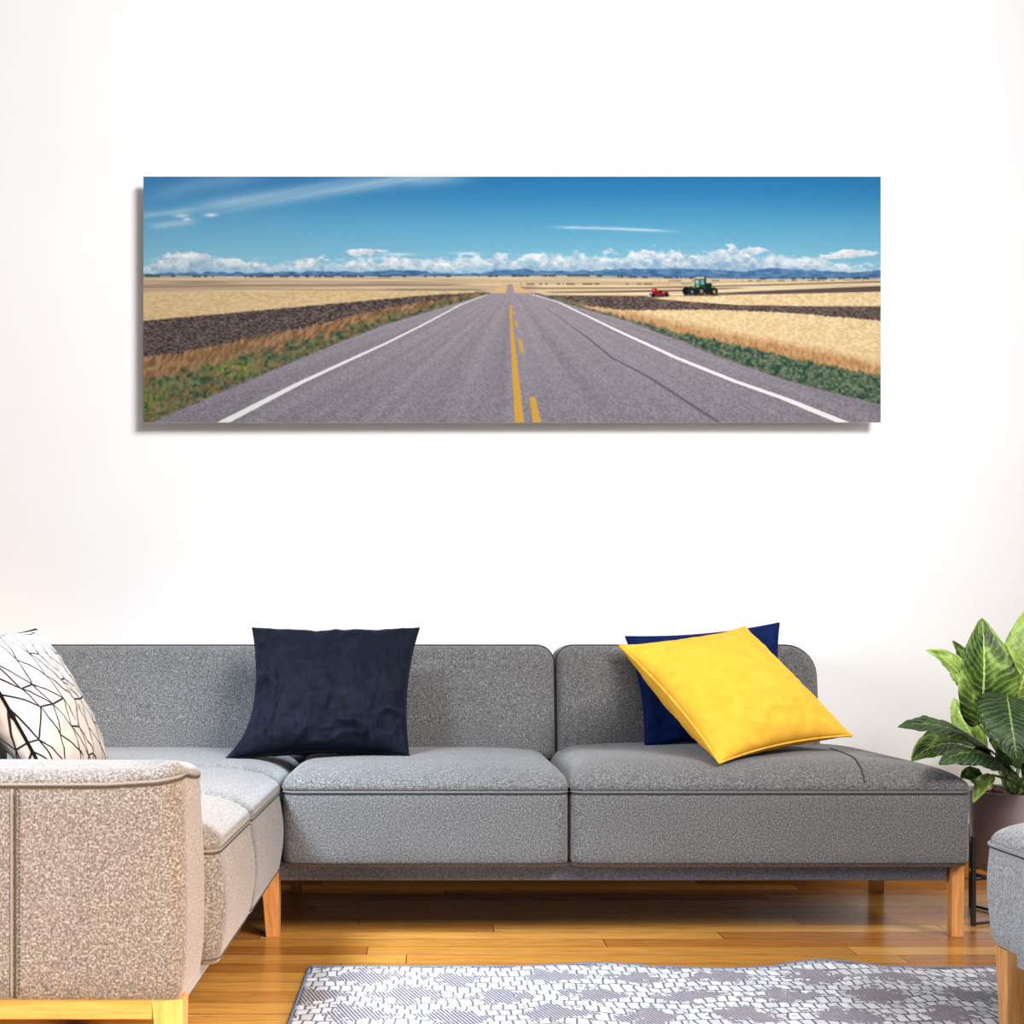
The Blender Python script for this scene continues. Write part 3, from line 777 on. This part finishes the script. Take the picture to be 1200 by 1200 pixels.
# ------------------------------------------------------------------ rug
def rug_mat():
    m = NT('grey_and_white_woven_rug'); v = m.coord()
    sx = m.n('ShaderNodeSeparateXYZ'); m.l(v, sx.inputs[0]); x, y = sx.outputs[0], sx.outputs[1]
    # wavy rows
    wob = m.math('MULTIPLY', m.math('SUBTRACT', m.noise(m.mapping(v, (3, 3, 1)), 2, 2), 0.5), 0.08)
    wav = m.math('MULTIPLY', m.math('SINE', m.math('MULTIPLY', x, 15)), 0.010)
    y2 = m.math('ADD', y, m.math('ADD', wob, wav))
    x2 = m.math('ADD', x, m.math('MULTIPLY', m.noise(v, 14, 1), 0.022))
    y3 = m.math('ADD', y2, m.math('MULTIPLY', m.noise(m.mapping(v, loc=(3, 1, 0)), 7, 1), 0.030))
    cb = m.n('ShaderNodeCombineXYZ'); m.l(x2, cb.inputs[0]); m.l(y3, cb.inputs[1])
    br = m.n('ShaderNodeTexBrick', offset=0.43); m.l(cb.outputs[0], br.inputs['Vector'])
    br.inputs['Scale'].default_value = 1; br.inputs['Brick Width'].default_value = 0.027; br.inputs['Row Height'].default_value = 0.042
    br.inputs['Mortar Size'].default_value = 0.0032; br.inputs['Mortar Smooth'].default_value = 0.5
    br.inputs['Color1'].default_value = (0.68, 0.68, 0.70, 1); br.inputs['Color2'].default_value = (0.50, 0.50, 0.52, 1); br.inputs['Mortar'].default_value = lin(104, 100, 108)
    # lens-shaped hatched patches, staggered
    rows = m.math('FLOOR', m.math('DIVIDE', y2, 0.145))
    fy = m.math('SUBTRACT', m.math('FRACT', m.math('DIVIDE', y2, 0.145)), 0.5)
    xo = m.math('ADD', m.math('DIVIDE', x, 0.21), m.math('MULTIPLY', rows, 0.47))
    xo = m.math('ADD', xo, m.math('MULTIPLY', m.noise(m.mapping(v, (2, 6, 1)), 2, 1), 0.5))
    fx = m.math('SUBTRACT', m.math('FRACT', xo), 0.5)
    d = m.math('ADD', m.math('MULTIPLY', m.math('ABSOLUTE', fx), 1.15), m.math('ABSOLUTE', fy))
    d = m.math('ADD', d, m.math('MULTIPLY', m.math('SUBTRACT', m.noise(v, 34, 3, 0.7), 0.5), 1.7))
    lens = m.math('LESS_THAN', d, 0.46)
    wv = m.math('SINE', m.math('MULTIPLY', m.math('ADD', x, m.math('MULTIPLY', y, 0.35)), 2 * math.pi / 0.0085))
    hat = m.mix(m.math('GREATER_THAN', wv, 0.15), lin(98, 92, 98), lin(172, 167, 174))
    c = m.mix(lens, br.outputs['Color'], hat)
    blot = m.noise(v, 60, 3)
    c = m.mix(0.5, c, m.ramp(blot, [(0.3, g(0.72)), (0.6, g(1.0))]), 'MULTIPLY')
    m.col(c); m.set(Roughness=1.0, Specular_IOR_Level=0.05)
    m.bump(m.math('SUBTRACT', m.noise(v, 250, 2), br.outputs['Fac']), 0.4, 0.003)
    return m.m
M['rug'] = rug_mat()
def rug():
    x0, x1, y0, y1 = -0.284, 2.3, 1.35, 2.93
    nx, ny = 220, 60
    rg = thing('rug', 'grey and white woven rug with a broken brick pattern on the oak floor', 'rug', ((x0 + x1) / 2, (y0 + y1) / 2, 0))
    bm = bmesh.new(); top = []; bot = []
    def wv(x, f):
        return (0.022 * math.exp(-((x - 0.97) / 0.12) ** 2) - 0.016 * math.exp(-((x - 0.72) / 0.13) ** 2) + 0.010 * math.exp(-((x - 0.42) / 0.12) ** 2) - 0.012 * math.exp(-((x - 1.25) / 0.15) ** 2)) * f
    for j in range(ny + 1):
        f = j / ny; r = []; b = []
        for i in range(nx + 1):
            x = x0 + (x1 - x0) * i / nx; ff = max(0, (f - 0.6) / 0.4)
            y = y0 + (y1 - y0) * f + wv(x, ff)
            z = 0.008 + max(0, wv(x, ff * ff)) * 0.45
            r.append(bm.verts.new((x, y, z))); b.append(bm.verts.new((x, y, max(0.0006, z - 0.0075))))
        top.append(r); bot.append(b)
    for j in range(ny):
        for i in range(nx):
            bm.faces.new((top[j][i], top[j][i + 1], top[j + 1][i + 1], top[j + 1][i]))
            bm.faces.new((bot[j][i], bot[j + 1][i], bot[j + 1][i + 1], bot[j][i + 1]))
    for i in range(nx):
        bm.faces.new((top[0][i], bot[0][i], bot[0][i + 1], top[0][i + 1])); bm.faces.new((top[ny][i], top[ny][i + 1], bot[ny][i + 1], bot[ny][i]))
    for j in range(ny):
        bm.faces.new((top[j][0], top[j + 1][0], bot[j + 1][0], bot[j][0])); bm.faces.new((top[j][nx], bot[j][nx], bot[j + 1][nx], top[j + 1][nx]))
    link_bm('woven_pile', bm, M['rug'], rg)
    bind = plain('blue_grey_binding', lin(96, 112, 142), 0.95)
    sb = bmesh.new(); add_tube(sb, [(x0 + (x1 - x0) * i / nx, y1 + wv(x0 + (x1 - x0) * i / nx, 1), 0.0065 + max(0, wv(x0 + (x1 - x0) * i / nx, 1)) * 0.45) for i in range(nx + 1)], 0.0034, 6)
    link_bm('edge_binding', sb, bind, rg)
    sb = bmesh.new(); add_tube(sb, [(x0, y0 + (y1 - y0) * j / ny, 0.0065) for j in range(ny + 1)], 0.0034, 6)
    link_bm('edge_binding', sb, bind, rg)
rug()

# ------------------------------------------------------------------ plant, pot and stand
pcx, pcy = 1.712, 3.46
def lathe(prof, cx, cy, n=64):
    bm = bmesh.new(); rings = []
    for r, z in prof:
        rings.append([bm.verts.new((cx + r * math.cos(2 * math.pi * k / n), cy + r * math.sin(2 * math.pi * k / n), z)) for k in range(n)] if r > 1e-5 else [bm.verts.new((cx, cy, z))])
    for A, B in zip(rings, rings[1:]):
        for k in range(n):
            if len(A) == 1 and len(B) == 1: continue
            if len(A) == 1: bm.faces.new((A[0], B[(k + 1) % n], B[k]))
            elif len(B) == 1: bm.faces.new((A[k], A[(k + 1) % n], B[0]))
            else: bm.faces.new((A[k], A[(k + 1) % n], B[(k + 1) % n], B[k]))
    return bm
st = thing('plant_stand', 'thin black metal stand holding the plant pot beside the sofa', 'plant stand', (pcx, pcy, 0))
R_ = 0.189
bm = bmesh.new(); add_tube(bm, [(pcx + 0.137 * math.cos(a), pcy + 0.137 * math.sin(a), 0.132) for a in np.linspace(0, 2 * math.pi, 48, endpoint=False)], 0.006, 8, True)
link_bm('support_ring', bm, M['black'], st)
for k in range(4):
    a = math.pi * (0.5 * k) + math.pi * 1.122
    x, y = pcx + R_ * math.cos(a), pcy + R_ * math.sin(a)
    lg = box_part('leg', M['black'], st, x - 0.0055, x + 0.0055, y - 0.0055, y + 0.0055, 0.0, 0.252, 0.001)
    bm = bmesh.new(); add_tube(bm, [(x, y, 0.132), (pcx + 0.134 * math.cos(a), pcy + 0.134 * math.sin(a), 0.132)], 0.005, 6); link_bm('bracket', bm, M['black'], lg)
for k in range(2):
    a = math.pi * (0.5 * k) + math.pi * 1.122
    bm = bmesh.new(); add_tube(bm, [(pcx + R_ * math.cos(a) * s, pcy + R_ * math.sin(a) * s, 0.006) for s in (-1, 1)], 0.0042, 6); link_bm('floor_bar', bm, M['black'], st)

plant = thing('potted_plant', 'broad-leaved green houseplant in a mauve-grey pot beside the right end of the sofa', 'plant', (pcx, pcy, 0.139))
prof = [(0, 0.139), (0.09, 0.139), (0.116, 0.143), (0.130, 0.157), (0.136, 0.180), (0.1475, 0.368), (0.1475, 0.373), (0.144, 0.375), (0.140, 0.372), (0.139, 0.348), (0.0, 0.348)]
link_bm('pot', lathe(prof, pcx, pcy), M['pot'], plant)
bm = bmesh.new(); rnd = random.Random(3)
for k in range(420):
    a, rr_ = rnd.uniform(0, 6.28), 0.132 * math.sqrt(rnd.random())
    r = rnd.uniform(0.006, 0.011)
    mtx = __import__('mathutils').Matrix.Translation((pcx + rr_ * math.cos(a), pcy + rr_ * math.sin(a), 0.355 + rnd.uniform(-0.003, 0.012)))
    bmesh.ops.create_icosphere(bm, subdivisions=1, radius=r, matrix=mtx)
m = NT('reddish_clay_granules'); m.col(m.ramp(m.noise(m.coord(), 45, 1), [(0.42, lin(48, 26, 28)), (0.55, lin(120, 66, 68)), (0.68, lin(190, 140, 136))])); m.set(Roughness=0.9)
gr_ = link_bm('clay_granules', bm, m.m, plant); gr_['kind'] = 'stuff'

def leaf_mat(name, dark, mid, pale, amount):
    m = NT(name); uv = m.coord('UV'); sx = m.n('ShaderNodeSeparateXYZ'); m.l(uv, sx.inputs[0])
    u, v_ = sx.outputs[0], sx.outputs[1]
    av = m.math('ABSOLUTE', m.math('SUBTRACT', v_, 0.5))                   # 0 on the midrib, .5 on the rim
    ph = m.math('SUBTRACT', m.math('MULTIPLY', u, 15), m.math('MULTIPLY', av, 7))
    ph = m.math('ADD', ph, m.math('MULTIPLY', m.noise(uv, 5, 3), 1.7))
    vein = m.math('POWER', m.math('ADD', m.math('MULTIPLY', m.math('SINE', m.math('MULTIPLY', ph, 6.283)), 0.5), 0.5), 3)
    pat = m.noise(m.mapping(uv, (2.2, 1.5, 1)), 1.6, 5, 0.6, 0.5)
    c = m.ramp(m.math('ADD', pat, amount), [(0.42, dark), (0.56, mid), (0.74, pale)])
    c = m.mix(m.math('MULTIPLY', vein, m.math('MULTIPLY', pat, 0.42)), c, pale)
    rib = m.math('LESS_THAN', av, 0.016)
    c = m.mix(m.math('MULTIPLY', rib, 0.85), c, pale)
    m.col(c); m.set(Roughness=0.42, Specular_IOR_Level=0.3)
    m.bump(m.math('ADD', vein, m.math('MULTIPLY', pat, 0.5)), 0.35, 0.004)
    return m.m
DK, MD, PL = lin(26, 46, 18), lin(74, 106, 34), lin(190, 212, 112)
M['leaf_dark'] = leaf_mat('dark_green_leaf', DK, lin(44, 70, 26), lin(120, 150, 70), -0.06)
M['leaf_mid'] = leaf_mat('variegated_green_leaf', DK, MD, PL, 0.02)
M['leaf_pale'] = leaf_mat('pale_green_leaf', lin(92, 122, 44), lin(150, 180, 74), lin(216, 228, 150), 0.06)
M['stem'] = plain('green_stem', lin(96, 124, 62), 0.5)

def leaf(base, mid, tip, w, nrm, mat, fold=0.25, droop=0.0, shape=0.85, root=None, wav=0.0025, seed=0, lefty=1.0):
    """blade along a quadratic curve base-mid-tip; w half width; nrm faces the upper side"""
    b, c, t = P(*base), P(*mid), P(*tip)
    N = Vector(nrm).normalized(); nu, nv = 30, 12
    bm = bmesh.new(); uvl = bm.loops.layers.uv.new('UVMap'); rows = []; uvs = {}
    c2 = c * 2 - (b + t) / 2                                       # curve passes through mid
    for layer in (0, 1):
        L_ = []
        for i in range(nu + 1):
            u = i / nu
            p = b * (1 - u) ** 2 + c2 * 2 * u * (1 - u) + t * u * u
            tg = ((c2 - b) * (1 - u) + (t - c2) * u).normalized()
            side = tg.cross(N).normalized(); up = side.cross(tg).normalized()
            ww = w * (max(0.0, math.sin(math.pi * u ** shape)) ** 0.72) * (1 - 0.25 * u ** 3) + 0.0006
            r = []
            for j in range(nv + 1):
                s = -1 + 2 * j / nv
                rip = wav * math.sin(u * 24 + seed + s) * abs(s) ** 2 + 0.0015 * math.sin(u * 55 - abs(s) * 9)
                q = p + side * (s * ww * (lefty if s < 0 else 1)) + up * (fold * abs(s) * ww - droop * s * s * ww + rip * min(1, ww / 0.03) - layer * 0.0011)
                v_ = bm.verts.new(q); uvs[v_] = (u, j / nv); r.append(v_)
            L_.append(r)
        rows.append(L_)
    for layer in (0, 1):
        for i in range(nu):
            for j in range(nv):
                A = rows[layer]
                bm.faces.new((A[i][j], A[i + 1][j], A[i + 1][j + 1], A[i][j + 1]))
    for i in range(nu):
        for j in (0, nv):
            bm.faces.new((rows[0][i][j], rows[0][i + 1][j], rows[1][i + 1][j], rows[1][i][j]))
    for i in (0, nu):
        for j in range(nv):
            bm.faces.new((rows[0][i][j], rows[0][i][j + 1], rows[1][i][j + 1], rows[1][i][j]))
    for f in bm.faces:
        for lp in f.loops: lp[uvl].uv = uvs[lp.vert]
    o = link_bm('leaf', bm, M[mat], plant)
    r0 = root or (random.uniform(-0.05, 0.05), random.uniform(-0.05, 0.05))
    g0 = Vector((pcx + r0[0], pcy + r0[1], 0.352))
    hgt = max(0.02, (b.z - g0.z)); k1 = g0.lerp(b, 0.45) + Vector((0, 0, hgt * 0.22))
    pts = [g0 * (1 - u) ** 2 + k1 * 2 * u * (1 - u) + b * u * u for u in np.linspace(0, 1, 14)]
    sb = bmesh.new(); add_tube(sb, pts, lambda q: 0.0062 - 0.003 * q, 7); link_bm('leaf_stalk', sb, M['stem'], o)
    return o

leaf((1147, 849, 3.40), (1153, 792, 3.345), (1151, 724, 3.40), 0.092, (0.12, -1, 0.25), 'leaf_mid', fold=0.30, shape=0.80, seed=1)
leaf((1188, 826, 3.50), (1205, 770, 3.47), (1207, 708, 3.54), 0.078, (-0.25, -1, 0.2), 'leaf_pale', fold=0.2, seed=2)
leaf((1180, 814, 3.28), (1186, 852, 3.17), (1192, 892, 3.14), 0.088, (-0.05, -1, 0.55), 'leaf_dark', fold=0.12, shape=0.7, seed=3)
leaf((1170, 887, 3.42), (1112, 853, 3.30), (1052, 852, 3.28), 0.060, (0.1, -0.50, 1), 'leaf_dark', fold=0.15, droop=0.2, seed=4)
leaf((1166, 893, 3.50), (1114, 871, 3.42), (1068, 892, 3.40), 0.066, (-0.2, -0.75, 1), 'leaf_mid', fold=0.1, seed=5)
leaf((1196, 912, 3.34), (1148, 882, 3.22), (1100, 896, 3.15), 0.056, (-0.1, -0.55, 1), 'leaf_dark', fold=0.12, droop=0.5, seed=6)
leaf((1160, 868, 3.36), (1186, 872, 3.25), (1215, 898, 3.18), 0.024, (0.2, -0.8, 1), 'leaf_pale', fold=0.2, seed=7)
leaf((1136, 812, 3.56), (1116, 780, 3.54), (1085, 762, 3.50), 0.034, (-0.3, -1, 0.6), 'leaf_pale', fold=0.25, seed=8)
leaf((1140, 800, 3.60), (1128, 770, 3.60), (1116, 751, 3.58), 0.020, (0, -1, 0.4), 'leaf_mid', fold=0.3, seed=9)
leaf((1156, 884, 3.55), (1132, 850, 3.55), (1118, 818, 3.58), 0.045, (0.1, -1, 0.3), 'leaf_pale', fold=0.1, seed=10)
leaf((1163, 908, 3.32), (1152, 919, 3.27), (1140, 941, 3.25), 0.020, (-0.5, -1, 0.5), 'leaf_pale', fold=0.15, root=(0.03, -0.06), seed=11)
leaf((1152, 918, 3.52), (1138, 908, 3.52), (1126, 912, 3.52), 0.026, (-0.2, -1, 0.6), 'leaf_mid', fold=0.15, seed=12)
leaf((1178, 905, 3.40), (1160, 890, 3.32), (1132, 892, 3.30), 0.050, (0, -0.7, 0.8), 'leaf_dark', fold=0.1, seed=13)
leaf((1205, 900, 3.40), (1190, 884, 3.30), (1168, 894, 3.24), 0.050, (0, -0.9, 0.6), 'leaf_dark', fold=0.1, droop=0.3, seed=14)
leaf((1176, 800, 3.62), (1184, 765, 3.62), (1188, 736, 3.60), 0.030, (0, -1, 0.3), 'leaf_mid', fold=0.2, seed=15)
leaf((1215, 850, 3.45), (1240, 800, 3.40), (1262, 772, 3.36), 0.07, (0, -1, 0.5), 'leaf_mid', fold=0.2, seed=16)
leaf((1222, 880, 3.45), (1262, 858, 3.38), (1300, 872, 3.34), 0.06, (0, -0.6, 1), 'leaf_dark', fold=0.15, droop=0.2, seed=17)
leaf((1200, 866, 3.66), (1225, 825, 3.74), (1250, 800, 3.80), 0.06, (0, -0.4, 1), 'leaf_mid', fold=0.15, seed=18)
leaf((1205, 905, 3.36), (1222, 892, 3.26), (1240, 905, 3.18), 0.045, (0, -0.6, 1), 'leaf_dark', fold=0.15, droop=0.3, seed=19)
